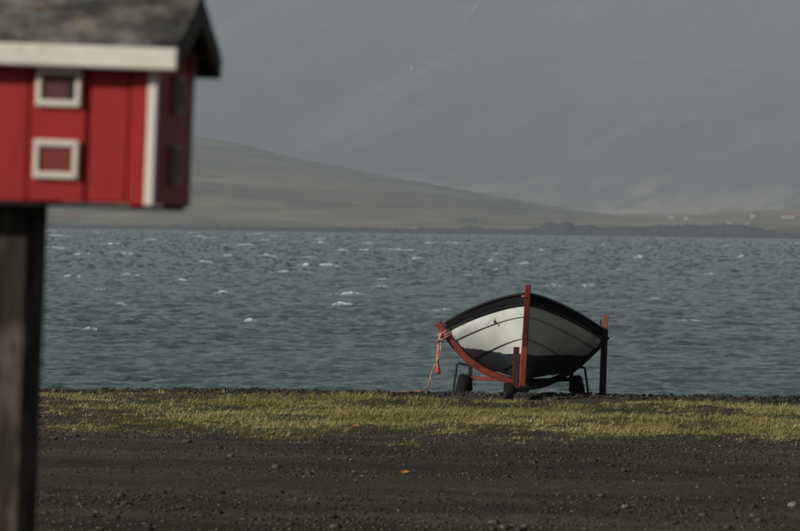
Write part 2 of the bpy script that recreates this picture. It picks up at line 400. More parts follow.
me = npmesh('shore_bank', np.concatenate(rows), gridfaces(len(rows), len(tb)))
tag(link('shore_bank', me, M['bluff'], None, True), kind='structure')
def hill_hit(px, py):
    r = ray(px, py); Ds = np.linspace(DS+40, 8000, 4000); z = CAMZ + r.z*Ds; h = hill_h(Ds*0 + r.x, Ds)
    k = np.argmax(h > z)
    return Vector((r.x*Ds[k], Ds[k], h[k])), Ds[k]

# ------------------------------------------------------------------ sea
caps = [(398,250,22),(320,265,25),(308,257,12),(242,245,18),(268,256.5,10),(227,256,8),(204,262,10),(266,240,5),(318,242,7),(283,271.5,9),(306,272,7),
 (384,279,10),(383,288,10),(350,294,12),(340,304,12),(222,293,8),(297,241,5),(367,243,7),(52,231,12),(60,235.5,16),(52,247.5,16),(85,255,12),(97,232.5,10),
 (125,253,16),(158,269,10),(72,277,10),(194,233,6),(255,234,6),(430,243,6),(455,243,14),(492,260.5,9),(497,254,6),(525,264,8),(578,241,6),(553,286,10),(590,286,12),
 (603,245,6),(691,320,17),(647,247,5),(672,253,5),(742,256,6),(775,262,6),(785,243,7),(640,257,5),(445,310,14),(120,305,8),(100,290,7),(182,280,7),(150,240,8),(110,244,9),
 (210,238,8),(343,250,6),(415,258,7),(540,250,6),(560,259,6),(620,270,6),(708,275,6),(733,246,6),(655,300,7),(740,300,8),(470,275,7),(250,320,8),(90,330,8)]
H0 = CAMZ + 0.6
for _ in range(10): caps.append((random.uniform(30, 800)**1.0*random.uniform(0.4, 1), 235+random.random()**1.4*75, random.uniform(4, 10)))
inv = np.linspace(1/54.0, 1/4060.0, 520); dw = 1/inv
tw = np.concatenate([-np.geomspace(5, 0.118, 34), np.linspace(-0.115, 0.115, 680), np.geomspace(0.118, 5, 34)])
T, Dw = np.meshgrid(tw, dw); X = T*Dw; Yw = Dw.copy(); Z = np.zeros_like(X)
rs = np.random.default_rng(5)
GX = np.zeros_like(X); GY = np.zeros_like(X)
off = smooth(70, 420, Yw)                       # waves grow away from the lee shore
for i in range(58):
    lam = 0.24*(36 ** (i/57.0)); k = 2*math.pi/lam
    a = rs.normal(-1.05, 0.6); ph = rs.random()*6.283; A = 0.0074*lam**0.72*(0.9 if lam < 2.6 else 1.0)
    arg = k*(X*math.cos(a) + Yw*math.sin(a)) + ph + 1.5*vnoise(X/9.0+i, Yw/14.0+i*2)
    am = A*(1+0.5*off) if lam < 2.6 else A*1.0*off
    s_ = np.sin(arg); Z += am*(s_ + 0.35*(1-np.abs(s_)*2)); c_ = am*k*np.cos(arg)*(1-0.7*np.sign(s_)); GX += c_*math.cos(a); GY += c_*math.sin(a)
gust = 0.5 + 1.0*fbm(X/26+3, Yw/40, 3)
Z *= gust; GX *= gust; GY *= gust
foam = np.zeros_like(X)
rowst = np.gradient(dw)
for (px, py, wd) in caps:
    r = ray(px, py); D = -H0/r.z
    if D < 60 or D > 3900: continue
    cx = r.x*D; hw = wd*1.0*D/F; ext = max(0.13, 0.7*abs(np.interp(D, dw, rowst)))
    sl = rs.uniform(-0.1, 0.25)
    j0 = np.abs(dw-D).argmin(); js = slice(max(0, j0-6), j0+7)
    xx = X[js]; yy = Yw[js]
    e = np.exp(-((xx-cx)/hw)**2*1.3 - ((yy-D-sl*(xx-cx))/ext)**2)
    br = np.clip(3.2*fbm(xx/hw*4.0+px, yy*0.7/ext+py, 3)-0.9, 0, 1.6)
    Z[js] = Z[js]*(1-0.5*e) + e*(min(0.12, 0.02+D*0.0004) + min(0.26, 0.62*D/F)*br)
    foam[js] = np.maximum(foam[js], np.clip(e*br*2.2-0.15, 0, 1))
crestf = smooth(0.17, 0.28, Z/gust)*smooth(0.62, 0.72, fbm(X/3.1, Yw/9.0+77, 3))
foam = np.clip(np.maximum(foam, crestf*0.3), 0, 1)
Z = Z - 0.6
me = npmesh('sea', np.stack([X, Yw, Z], -1).reshape(-1, 3), gridfaces(len(dw), len(tw)))
attr(me, 'foam', foam)
sea = tag(link('sea', me, M['water'], None, True), kind='structure')
NN = np.stack([-GX, -GY, np.ones_like(X)], -1).reshape(-1, 3); NN /= np.linalg.norm(NN, axis=1)[:, None]
me.normals_split_custom_set_from_vertices(NN.tolist())

# ------------------------------------------------------------------ birdhouse on its post
bh_c = at(8, 199, 10.0)
bh = empty('birdhouse', Matrix.Translation((bh_c.x, 10.0, bh_c.z)) @ Matrix.Rotation(R(-9), 4, 'Z') @ Matrix.Rotation(R(1.5), 4, 'Y'))
tag(bh, 'small red wooden house with white trim on a dark post', 'birdhouse')
HL, HW, WH = 0.360, 0.178, 0.344          # half length, half depth, wall height
PITCHR = R(27); rise = math.tan(PITCHR)
mb = MB(); mb.box((0, 0, -0.008), (2*HL-0.006, 2*HW-0.006, 0.008)); mb.build('floor', M['dark_wood'], bh)
# front and back boards, each its own piece, with uneven joints between
edges = [-HL, -0.290, -0.175, -0.055, 0.085, 0.214, 0.304, HL]
bm_cache = {}
def board(x0, x1, z0, z1, y, th, parent, name='board', ny=0):
    m_ = MB(); m_.box(((x0+x1)/2, y, (z0+z1)/2), (x1-x0-0.004, th, z1-z0), None, 0.003); return m_.build(name, M['red_wall'], parent)
for sgn in (-1, 1):
    wall = MB(); wall.box((0, sgn*(HW-0.014), WH/2), (2*HL-0.03, 0.010, WH-0.02)); wl = wall.build('wall', M['red_wall'], bh)
    for i in range(len(edges)-1):
        off = (-1)**i*0.0025
        board(edges[i], edges[i+1], -0.004+0.002*(i % 3), WH, sgn*(HW-0.002+off), 0.014, wl)
# gable ends: pentagonal boards
def gable_board(y0, y1, sx, parent):
    def top(y): return WH + (HW-abs(y))*rise
    ys = [y0+0.002, y1-0.002] if y0*y1 >= 0 else [y0+0.002, 0, y1-0.002]
    x0 = sx*(HL-0.008); x1 = sx*(HL+0.006); poly = [(y, 0.0) for y in (ys[0], ys[-1])] + [(y, top(y)) for y in ys[::-1]]
    m_ = MB(); n = len(poly)
    m_.add([(x0, a, b) for a, b in poly]+[(x1, a, b) for a, b in poly],
           [tuple(range(n)), tuple(range(2*n-1, n-1, -1))]+[(i, (i+1) % n, n+(i+1) % n, n+i) for i in range(n)])
    return m_.build('board', M['red_wall'], parent)
for sx in (-1, 1):
    wall = MB(); wall.box((sx*(HL-0.014), 0, WH/2), (0.008, 2*HW-0.05, WH-0.02)); wl = wall.build('wall', M['red_wall'], bh)
    for a, b in ((-HW, -0.09), (-0.09, 0.02), (0.02, 0.12), (0.12, HW)): gable_board(a, b, sx, wl)
for sx in (-1, 1):
    for sy in (-1, 1):
        m_ = MB(); m_.box((sx*(HL-0.004), sy*(HW+0.010), WH/2-0.002), (0.022, 0.012, WH+0.004)); m_.build('corner_trim', M['white_trim'], bh)
def window(c, wd, ht, ax, parent, frame_m, pane_m, slot=False):
    """ax 'y' front/back (sign in c), 'x' gable ends"""
    fw = 0.0140; d = 0.014
    fr = MB()
    def put(m_, u, v, du, dv, th, o=0.0):
        if ax == 'y':
            sg = -1 if c[1] < 0 else 1; m_.box((c[0]+u, c[1]+sg*o, c[2]+v), (du, th, dv), None, 0.003)
        else:
            sg = -1 if c[0] < 0 else 1; m_.box((c[0]+sg*o, c[1]+u, c[2]+v), (th, du, dv), None, 0.003)
    for sv in (-1, 1): put(fr, 0, sv*(ht-fw)/2, wd, fw, d)
    for su in (-1, 1): put(fr, su*(wd-fw)/2, 0, fw-0.001, ht-2*fw+0.002, d-0.003)
    pn = MB(); put(pn, 0, 0, wd-2*fw+0.004, ht-2*fw+0.004, 0.004, -0.003); f = fr.build('window', frame_m, parent)
    pn.build('pane', pane_m, f)
    if slot:
        sl = MB(); put(sl, (wd/2-fw-0.008)*slot, 0, 0.013, ht-2*fw, 0.004, 0.000); sl.build('opening', M['dark_hole'], f)
M['brown_pane'] = paint('brown_pane', (0.06, 0.020, 0.018), (0.10, 0.026, 0.022), None, 0.5, 20)
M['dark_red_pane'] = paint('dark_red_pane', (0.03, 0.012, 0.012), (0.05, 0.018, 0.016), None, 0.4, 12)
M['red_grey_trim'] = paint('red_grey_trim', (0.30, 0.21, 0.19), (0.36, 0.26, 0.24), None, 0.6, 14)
M['red_pane'] = paint('red_pane', (0.15, 0.018, 0.017), (0.20, 0.026, 0.022), None, 0.5, 20)
for sy in (-1, 1):
    for sx in (-1, 1):
        window((sx*0.150, sy*(HW+0.014), 0.243), 0.100, 0.083, 'y', bh, M['white_trim'], M['brown_pane'] if sy < 0 else M['red_pane'], slot=1 if sy < 0 else False)
        window((sx*0.150, sy*(HW+0.014), 0.089), 0.100, 0.083, 'y', bh, M['white_trim'], M['red_pane'])
for sx in (-1, 1):
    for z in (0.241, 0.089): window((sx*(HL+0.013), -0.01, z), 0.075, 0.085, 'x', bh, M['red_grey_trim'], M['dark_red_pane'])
# roof: two slabs, uneven weathered top
OV, GOV, TH = 0.050, 0.055, 0.022
def roof_slab(sy):
    nx, nr = 40, 16; secs = []
    half = HW+OV
    P = np.zeros((nx, nr, 3)); Q = np.zeros((nx, nr, 3))
    for i in range(nx):
        x = -HL-GOV + (2*HL+2*GOV)*i/(nx-1)
        for j in range(nr):
            q = j/(nr-1); y = half*q; z = WH + (HW-y)*rise + 0.004
            b = float(fbm(x*16+5+sy*9, y*16+3, 4))-0.5
            P[i, j] = (x, sy*y, z+TH+b*0.012); Q[i, j] = (x, sy*y, z)
    m_ = MB(); n = nx*nr
    vs = list(P.reshape(-1, 3))+list(Q.reshape(-1, 3)); fs = []
    for i in range(nx-1):
        for j in range(nr-1):
            a = i*nr+j; fs += [(a, a+1, a+nr+1, a+nr), (n+a, n+a+nr, n+a+nr+1, n+a+1)]
    for i in range(nx-1):
        for j in (0, nr-1): a = i*nr+j; fs.append((a, a+nr, n+a+nr, n+a))
    for j in range(nr-1):
        for i in (0, nx-1): a = i*nr+j; fs.append((a, a+1, n+a+1, n+a))
    m_.add(vs, fs); return m_.build('roof', M['roof'], bh)
for sy in (-1, 1):
    rf = roof_slab(sy)
    m_ = MB(); yE = sy*(HW+OV+0.006); zE = WH-OV*rise
    m_.box((0, yE, zE-0.009), (2*HL+2*GOV+0.002, 0.014, 0.047 if sy < 0 else 0.05), None, 0.004); m_.build('fascia', M['white_trim'] if sy < 0 else M['dark_wood'], rf)
    for sx in (-1, 1):
        m_ = MB(); xb_ = sx*(HL+GOV-0.004)
        m_.beam((xb_, sy*0.004, WH+HW*rise-0.016), (xb_, sy*(HW+OV-0.004), WH-OV*rise-0.012), 0.044, 0.016, (1, 0, 0), 0.003); m_.build('barge_board', M['grey_wood'], rf)
m_ = MB(); m_.tube([(-HL-GOV-0.004, 0, WH+HW*rise+0.024), (HL+GOV+0.004, 0, WH+HW*rise+0.024)], 0.014, 10); m_.build('ridge_cap', M['dark_wood'], bh)
# post: square timber, slightly waney edges, down to the ground
pz = -(bh_c.z) - 0.25; secs = []
for i in range(30):
    z = -0.012 + (pz)*i/29; g = 0.075
    w1 = g + 0.004*(float(fbm(z*3+1, 0.5, 3))-0.5); w2 = g + 0.004*(float(fbm(z*3+9, 0.5, 3))-0.5); c = 0.010
    secs.append([Vector((x, y, z)) for x, y in ((w1-c, -w2), (w1, -w2+c), (w1, w2-c), (w1-c, w2), (-w1+c, w2), (-w1, w2-c), (-w1, -w2+c), (-w1+c, -w2))])
m_ = MB(); m_.sweep(secs); m_.build('post', M['post'], bh)

# ------------------------------------------------------------------ boat
DB = 47.0
bp = at(521.8, 400, DB)
axis_yaw = -math.atan2(bp.x, bp.y)
BW = Matrix.Translation((bp.x, DB, 0)) @ Matrix.Rotation(axis_yaw - R(0.3), 4, 'Z')
HEEL = Matrix.Translation((0, 0, 0.10)) @ Matrix.Rotation(R(2.6), 4, 'Y') @ Matrix.Translation((0, 0, -0.10))
boat = empty('rowing_boat', BW @ HEEL)
tag(boat, 'white and black clinker rowing boat with red stem, bow towards the viewer', 'boat')
LB = 4.7
midB = [0.838, 0.805, 0.760, 0.575, 0.310, 0.030]
midZ = [0.690, 0.615, 0.520, 0.345, 0.225, 0.165]
bowZ = [1.090, 0.975, 0.868, 0.640, 0.395, 0.175]
sternZ = [0.93, 0.84, 0.74, 0.56, 0.38, 0.19]
powN = [2.35, 2.25, 2.1, 1.85, 1.6, 1.5]
def ystem(z): return 0.05 + 0.36*max(0.0, (1.09-z)/0.94)**1.5
def hull_pt(k, s, side):
    """k float seam index 0 (gunwale) .. 5 (keel); s -1 bow .. 1 stern"""
    k0 = min(int(k), 4); f = k-k0
    def one(i):
        bz = bowZ[i] if s < 0 else sternZ[i]; u = abs(s)
        q_ = 1-u**2.0; z = bz + (midZ[i]-bz)*q_**1.12; b = midB[i]*max(0.0, 1-u**powN[i])**(0.84 if i < 4 else 0.93) + 0.018
        y0 = ystem(bowZ[i]); y1 = LB-0.55*ystem(sternZ[i]); return b, y0+(y1-y0)*(s+1)/2, z
    a, b = one(k0), one(k0+1)
    bulge = 0.016*4*f*(1-f)*(1-abs(s)**3)
    p = [a[i]*(1-f)+b[i]*f for i in range(3)]
    return Vector((side*(p[0]+bulge), p[1], p[2]-bulge*0.5))
def hull_n(k, s, side):
    e = 0.02; s0 = max(-1, s-e); s1 = min(1, s+e); k0 = max(0, k-e); k1 = min(5, k+e)
    n = (hull_pt(k, s1, side)-hull_pt(k, s0, side)).cross(hull_pt(k1, s, side)-hull_pt(k0, s, side)).normalized()
    return n if n.x*side > 0 else -n
NS, NKK = 46, 6
ss = [-math.cos(math.pi*i/(NS-1)) for i in range(NS)]; ss = [0.5*a+0.5*(-1+2*i/(NS-1)) for i, a in enumerate(ss)]
for side in (-1, 1):
    for k in range(5):
        secs = []
        for s in ss:
            outer, inner = [], []
            for j in range(NKK):
                f = j/(NKK-1); kk = k + f*1.0
                if k < 4 and j == NKK-1: kk = k+1.045
                n = hull_n(min(kk, 4.98), s, side); p = hull_pt(min(kk, 5), s, side)
                lap = 0.017*f if k < 4 else 0.0
                outer.append(p + n*(lap+0.004)); inner.append(p + n*(lap-0.011))
            secs.append(outer + inner[::-1])
        m_ = MB(); m_.sweep(secs); m_.build('plank', M['hull_black'] if k == 0 else M['hull'], boat, True)
    # rubbing rail on the sheer and a thin moulding below it
    for (kk, wd, ht, nm) in ((-0.0, 0.045, 0.034, 'gunwale_rail'), (0.93, 0.026, 0.020, 'rubbing_strip')):
        secs = []
        for s in ss:
            p = hull_pt(kk, s, side); n = hull_n(max(kk, 0.01), s, side); n.z = 0; n.normalize()
            c = p + n*(wd/2-0.012 if kk < 0.5 else 0.018); up = Vector((0, 0, 1)); q = []
            for a in range(8):
                an = 2*math.pi*a/8+0.39; q.append(c + n*(wd/2*math.cos(an)) + up*(ht/2*math.sin(an)))
            secs.append(q)
        m_ = MB(); m_.sweep(secs); m_.build(nm, M['rail_black'], boat, True)
# stem, stern post, keel
def stem_piece(z0, z1, wd, dp, proud, name, mat, stern=False, steps=14):
    secs = []
    for i in range(steps):
        z = z0+(z1-z0)*i/(steps-1); y = (ystem(z)-proud) if not stern else LB-0.55*ystem(z)+proud
        dy = dp if not stern else -dp; h = wd/2; c = 0.007; sg = 1 if not stern else -1
        secs.append([Vector(v) for v in ((-h+c, y, z), (h-c, y, z), (h, y+sg*c, z), (h, y+dy, z), (-h, y+dy, z), (-h, y+sg*c, z))])
    m_ = MB(); m_.sweep(secs); return m_.build(name, mat, boat)
stem_piece(0.545, 1.185, 0.058, 0.13, 0.045, 'stem', M['stem_red'])
stem_piece(0.140, 0.543, 0.066, 0.13, 0.055, 'stem_shoe', M['shoe_red'])
stem_piece(0.150, 1.02, 0.058, 0.13, 0.045, 'stern_post', M['stem_red'], True)
m_ = MB(); m_.box((0, (ystem(0.16)+LB-0.25)/2+0.05, 0.155), (0.05, LB-0.8, 0.05)); m_.build('keel', M['stem_red'], boat)
m_ = MB(); m_.box((0, 0.11, 1.087), (0.10, 0.15, 0.02)); m_.build('breasthook', M['shoe_red'], boat)
for yy, zz in ((1.35, 0.60), (2.35, 0.55), (3.3, 0.58)):
    s = 2*(yy-0.2)/(LB-0.35)-1; b = midB[2]*(1-abs(s)**2.1)-0.03
    m_ = MB(); m_.box((0, yy, zz-0.03), (2*b, 0.2, 0.025)); m_.build('thwart', M['inside'], boat)
for i in range(9):
    s = -0.72+1.44*i/8
    for side in (-1, 1):
        m_ = MB(); m_.tube([hull_pt(k*0.5+0.1, s, side) - hull_n(k*0.5+0.1, s, side)*0.028 for k in range(10)], 0.014, 6); m_.build('rib', M['inside'], boat)
for side in (1,):
    for s in (-0.10,):
        p = hull_pt(0, s, side)
        m_ = MB(); m_.tube([p+Vector((-side*0.055, 0, -0.03)), p+Vector((-side*0.062, 0, 0.135))], 0.012, 8); m_.build('thole_pin', M['iron'], boat)
# small iron hook on the left bow, mooring eye at the stem head
p = hull_pt(1.88, -0.84, -1); n = hull_n(1.88, -0.84, -1)
q = p + n*0.022; m_ = MB(); tx = Vector((0.6, -0.8, 0))
m_.tube([q+Vector((0, 0, 0.035)), q+n*0.012+Vector((0, 0, 0.0)), q+n*0.014+tx*0.012+Vector((0, 0, -0.02)), q+n*0.012+tx*0.032+Vector((0, 0, -0.012)), q+n*0.010+tx*0.036+Vector((0, 0, 0.006))], 0.006, 6)
m_.tube([q-n*0.02, q+n*0.012], 0.012, 8); m_.build('hook', M['iron'], boat)
m_ = MB(); m_.tube([(0.0, 0.012, 1.06), (-0.03, 0.0, 1.065), (-0.055, 0.04, 1.06)], 0.012, 6); m_.build('mooring_eye', M['shoe_red'], boat)

# ------------------------------------------------------------------ trailer under the boat
tr = empty('boat_trailer', BW)
tag(tr, 'rusty red boat trailer with splayed arms and black wheels under the white boat', 'trailer')
TI = BW.inverted()
def T_(px, py, D): return TI @ at(px, py, D)
# V-shaped cradle arms, bent in three pieces each, swept with a square section
def arm(pts, mat, wd=0.072, dp=0.075):
    pts = [Vector(p) for p in pts]; secs = []
    fine = []
    for i in range(len(pts)-1):
        for q in range(5): fine.append(pts[i].lerp(pts[i+1], q/5))
    fine.append(pts[-1])
    for _ in range(2): fine = [fine[0]]+[(fine[i-1]+fine[i]*2+fine[i+1])/4 for i in range(1, len(fine)-1)]+[fine[-1]]
    for i, p in enumerate(fine):
        t = (fine[min(i+1, len(fine)-1)]-fine[max(i-1, 0)]).normalized(); y = Vector((0, 1, 0)); x = t.cross(y).normalized(); h = wd/2; d = dp/2; c = 0.008
        secs.append([p+x*a+y*b for a, b in ((-h+c, -d), (h-c, -d), (h, -d+c), (h, d-c), (h-c, d), (-h+c, d), (-h, d-c), (-h, -d+c))])
    m_ = MB(); m_.sweep(secs); return m_.build('cradle_arm', mat, tr)
DA = 48.75
aL = [T_(438.5, 323, DA), T_(453, 344, DA), T_(468, 360, DA), T_(487, 372.5, DA), T_(506, 379.5, DA), T_(527, 384, DA)]
aR = [T_(607.5, 336, DA), T_(592, 352.5, DA), T_(575, 368, DA), T_(556, 379.5, DA), T_(540, 385.5, DA), T_(527, 387, DA)]
arm(aL, M['trailer_red']); arm(aR, M['trailer_dark'])  # left arm in plain red, right arm in the red darkened as shade
m_ = MB(); m_.beam(T_(534, 384.5, 47.6)+Vector((0, 0, -0.005)), Vector((0.0, 3.9, 0.085)), 0.09, 0.07); m_.build('drawbar', M['trailer_dark'], tr)
# front post and jockey wheel
fp = T_(515.5, 365, 46.93)
p0 = T_(515.2, 388.5, 46.93); p1 = T_(516.5, 347, 46.93)
m_ = MB(); m_.beam(p0, p1, 0.062, 0.06, (0, 1, 0)); post = m_.build('winch_post', M['post_red'], tr)
m_ = MB(); m_.beam(Vector((p0.x, p0.y, 0.105)), Vector((0.045, 0.62, 0.09)), 0.06, 0.05); m_.build('coupling', M['trailer_dark'], tr)
def wheel(c, axisv, r, wd, name='wheel', spokes=True):
    c = Vector(c); ax = Vector(axisv).normalized(); h = wd/2
    e = MB(); e.lathe([(r*0.62, -h*0.6), (r*0.72, -h*0.95), (r*0.90, -h), (r*0.985, -h*0.62), (r, -h*0.2), (r, h*0.2), (r*0.985, h*0.62), (r*0.90, h), (r*0.72, h*0.95), (r*0.62, h*0.6)], c, ax, 30)
    ty = e.build('wheel', M['rubber'], tr, True)
    rim = MB(); rim.lathe([(0.012, -h*0.55), (r*0.3, -h*0.5), (r*0.55, -h*0.35), (r*0.64, -h*0.72), (r*0.64, h*0.72), (r*0.55, h*0.35), (r*0.3, h*0.5), (0.012, h*0.55)], c, ax, 24); rim.build('rim', M['iron'], ty, True)
    hub = MB(); hub.lathe([(0.001, -h*0.9), (r*0.16, -h*0.85), (r*0.18, h*0.85), (0.001, h*0.9)], c, ax, 14); hub.build('hub', M['iron'], ty, True)
    return ty
jc = T_(508.5, 391, 46.95); jw = BW @ jc; gj = gz(jw.x, jw.y)
wheel((jc.x, jc.y, gj+0.085), (1, 0.15, 0), 0.09, 0.085)
m_ = MB(); m_.beam(Vector((p0.x-0.008, p0.y, 0.13)), Vector((p0.x-0.006, p0.y, gj+0.06)), 0.05, 0.05, (0, 1, 0)); m_.tube([(jc.x-0.05, jc.y, gj+0.085), (p0.x+0.02, p0.y, gj+0.085)], 0.012, 8); m_.build('jockey_stem', M['trailer_dark'], tr)
# axle, wheels and the thin stands round them
DX = 50.2
for side, wx, inner_x, leg_t, leg_b in ((-1, 463.0, 470.5, (457, 363.5), (453, 391.5)), (1, 577.5, 571.5, (585, 367.5), (588.5, 395))):
    wc = T_(wx, 384, DX); ww = BW @ wc; g = gz(ww.x, ww.y); r = 0.155
    cz = g + r*0.985
    wheel((wc.x, wc.y, cz), (1, 0.12*side, 0.20*side), r, 0.125)
    inn = T_(inner_x, 365.5, DX); lt = T_(*leg_t, DX); lb = T_(*leg_b, DX); gl = gz((BW @ lb).x, (BW @ lb).y)
    low = lb + (lb-lt).normalized()*max(0, (lb.z-gl+0.01)/max(0.2, -(lb-lt).normalized().z))
    m_ = MB(); m_.beam(Vector((inn.x, wc.y, cz-0.03)), Vector((inn.x, wc.y, inn.z+0.02)), 0.045, 0.05, (0, 1, 0)); m_.build('axle_strut', M['iron'], tr)
    m_ = MB(); m_.tube([(inn.x, wc.y, inn.z), lt+Vector((side*-0.02, 0, 0.0)), lt+Vector((0, 0, -0.012)), low], 0.0135, 8); m_.build('stand', M['iron'], tr)
    a0 = Vector((inn.x, wc.y, 0.115)); a1 = Vector((side*0.05, 3.05, 0.10))
    m_ = MB(); m_.beam(a0, a1, 0.05, 0.045); m_.build('axle_arm', M['trailer_red'] if side < 0 else M['trailer_dark'], tr)  # right bar takes the copy with shade in its colour
    m_ = MB(); m_.tube([(inn.x-side*0.03, wc.y, cz), (wc.x+side*0.05, wc.y, cz+side*0.0)], 0.016, 8); m_.build('stub_axle', M['iron'], tr)
# tall guide post on the right arm
q0 = T_(602.3, 400, 48.35); q1 = T_(604.6, 330, 48.35); q2 = T_(605.4, 314.5, 48.35); gq = gz((BW @ q0).x, (BW @ q0).y)
q0.z = gq-0.03
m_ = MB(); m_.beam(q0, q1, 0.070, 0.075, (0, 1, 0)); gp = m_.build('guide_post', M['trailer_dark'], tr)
m_ = MB(); m_.beam(q1+Vector((0.004, 0, 0.001)), q2+Vector((0.004, 0, 0)), 0.058, 0.062, (0, 1, 0)); m_.build('post_top', M['rust'], gp)
m_ = MB(); m_.tube([q1+Vector((-0.06, 0.2, -0.02)), q1+Vector((0.02, 0, -0.02))], 0.012, 8); m_.tube([q1+Vector((-0.01, -0.045, -0.05)), q1+Vector((-0.01, 0.30, -0.05))], 0.014, 8); m_.build('bolt', M['iron'], gp)
# prop from the trailer's tail to the ground, keeps it level
tl = Vector((0.0, 3.8, 0.06)); gt = gz((BW @ tl).x, (BW @ tl).y)
m_ = MB(); m_.box((0, 3.8, (gt+0.05)/2-0.01), (0.10, 0.10, 0.05-gt+0.02)); m_.build('tail_prop', M['trailer_dark'], tr)

# ------------------------------------------------------------------ rope tied to the left arm
def catenary(a, b, sag, n=16):
    a = Vector(a); b = Vector(b); return [a.lerp(b, i/(n-1)) + Vector((0, 0, -sag*4*(i/(n-1))*(1-i/(n-1)))) for i in range(n)]
m_ = MB(); A0 = at(443, 333, DA); dirv = (at(453, 344, DA)-at(438.5, 323, DA)).normalized(); nn = dirv.cross(Vector((0, 1, 0))).normalized()
coil = []
for i in range(46):
    a = i/45*2*math.pi*3.3; coil.append(A0 + dirv*(-0.02+0.085*i/45) + nn*(0.058*math.cos(a)) + Vector((0, 1, 0))*(0.058*math.sin(a)))
m_.tube(coil, 0.0125, 6)
RY = DA-0.06
def Lp(l): return [at(x, y, RY+dz) for x, y, dz in l]
m_.tube(Lp([(442, 333, 0), (440, 337, -.02), (439.5, 342, -.03), (438.5, 350, -.03), (437.5, 358, -.03), (437.8, 366, -.03), (438, 369, -.03)]), [0.014, 0.016, 0.02, 0.018, 0.015, 0.018, 0.016], 7)
m_.tube(Lp([(444, 338, 0), (441, 341, -.05), (437, 340, -.06), (439.5, 346, -.04)]), 0.012, 6)
end = at(421, 393, 47.75); end.z = gz(end.x, end.y)+0.014
mid = at(440, 339, RY)
m_.tube([mid.lerp(end, t) + Vector((0.04*math.sin(t*3.1)+0.02*math.sin(t*9), 0, -0.10*4*t*(1-t)*0.6)) for t in [i/17 for i in range(18)]], 0.008, 6)
lie = [end]
for i, (x, y) in enumerate([(416, 393), (410, 391.8), (403, 391.2), (397, 391.4), (391, 390.8)]):
    p = at(x, y, 47.75-0.03*i); lie.append(Vector((p.x, p.y, gz(p.x, p.y)+0.014)))
m_.tube(lie, 0.008, 6)
rope = m_.build('rope', M['rope'], None, True); tag(rope, 'faded pink rope tied round the red trailer arm and trailing to the ground', 'rope')
m_ = MB(); m_.tube(Lp([(438, 368, -.03), (438.2, 370, -.03), (438.4, 372.5, -.03), (438.5, 374, -.03)]), [0.018, 0.026, 0.025, 0.008], 8); m_.build('whipping', M['rope_red'], rope, True)

# ------------------------------------------------------------------ loose gravel, grass, stones, leaves
def ico():
    p = (1+5**.5)/2; v = np.array([(-1, p, 0), (1, p, 0), (-1, -p, 0), (1, -p, 0), (0, -1, p), (0, 1, p), (0, -1, -p), (0, 1, -p), (p, 0, -1), (p, 0, 1), (-p, 0, -1), (-p, 0, 1)], float)
    f = np.array([(0, 11, 5), (0, 5, 1), (0, 1, 7), (0, 7, 10), (0, 10, 11), (1, 5, 9), (5, 11, 4), (11, 10, 2), (10, 7, 6), (7, 1, 8), (3, 9, 4), (3, 4, 2), (3, 2, 6), (3, 6, 8), (3, 8, 9), (4, 9, 5), (2, 4, 11), (6, 2, 10), (8, 6, 7), (9, 8, 1)])
    return v/np.linalg.norm(v[0]), f
IV, IF = ico()
def stones(name, x, y, size, tone, mat, sink=0.25):
    n = len(x); q = rng.random((n, 12, 1))*0.5+0.75
    V = IV[None]*q*size[:, None, None]; V = V*np.stack([rng.uniform(.8, 1.4, n), rng.uniform(.7, 1.2, n), rng.uniform(.45, .8, n)], -1)[:, None, :]
    a = rng.random(n)*6.283; c, s = np.cos(a)[:, None], np.sin(a)[:, None]
    vx = V[..., 0]*c-V[..., 1]*s; vy = V[..., 0]*s+V[..., 1]*c
    z = ground_z(x, y)
    P = np.stack([vx+x[:, None], vy+y[:, None], V[..., 2]+(z+size*sink)[:, None]], -1).reshape(-1, 3)
    Fc = (IF[None]+(np.arange(n)*12)[:, None, None]).reshape(-1, 3)
    me = npmesh(name, P, Fc); attr(me, 'tone', np.repeat(tone, 12)); return link(name, me, mat)
def fan(n, d0, d1, powr=1.0, m=0.112):
    D = d0+(d1-d0)*rng.random(n)**powr; return (rng.random(n)*2-1)*m*D, D
x, y = fan(88000, 23.0, 48.4, 1.2)
gm = grass_mask(x, y)
dens = 0.35+0.9*smooth(0.42, 0.62, fbm(x*0.5, y*0.9+4, 4)) + 0.5*smooth(36.5, 38.5, y)*(1-smooth(39.5, 41, y)) - 0.25*np.exp(-((y-31)/.6)**2) - 0.25*np.exp(-((y-33.4)/.6)**2)
keep = (rng.random(len(x)) < np.clip(dens, 0.1, 1)) & (rng.random(len(x)) > gm*1.1)
x, y = x[keep], y[keep]; n = len(x)
size = 0.0045 + 0.010*rng.random(n)**3 + 0.026*(rng.random(n) > 0.985)*rng.random(n)**1.5*(fbm(x*0.6, y*0.6+9, 3) > 0.47)
o = stones('gravel', x, y, size, np.clip(rng.beta(1.7, 2.0, n)*0.98+0.02 + 0.3*(fbm(x*0.25+7, y*0.9, 4)-0.5), 0, 1)**1.05, M['gravel']); tag(o, 'loose dark gravel and small stones over the ground', 'gravel', kind='stuff')
x, y = fan(9000, 47.2, 51.5, 1.0); n = len(x); size = 0.008+0.02*rng.random(n)**2.2
o = stones('beach_shingle', x, y, size, np.clip(rng.beta(2, 2.6, n), 0, 1), M['gravel'], 0.4); tag(o, 'dark shingle along the top of the beach', 'shingle', kind='stuff')
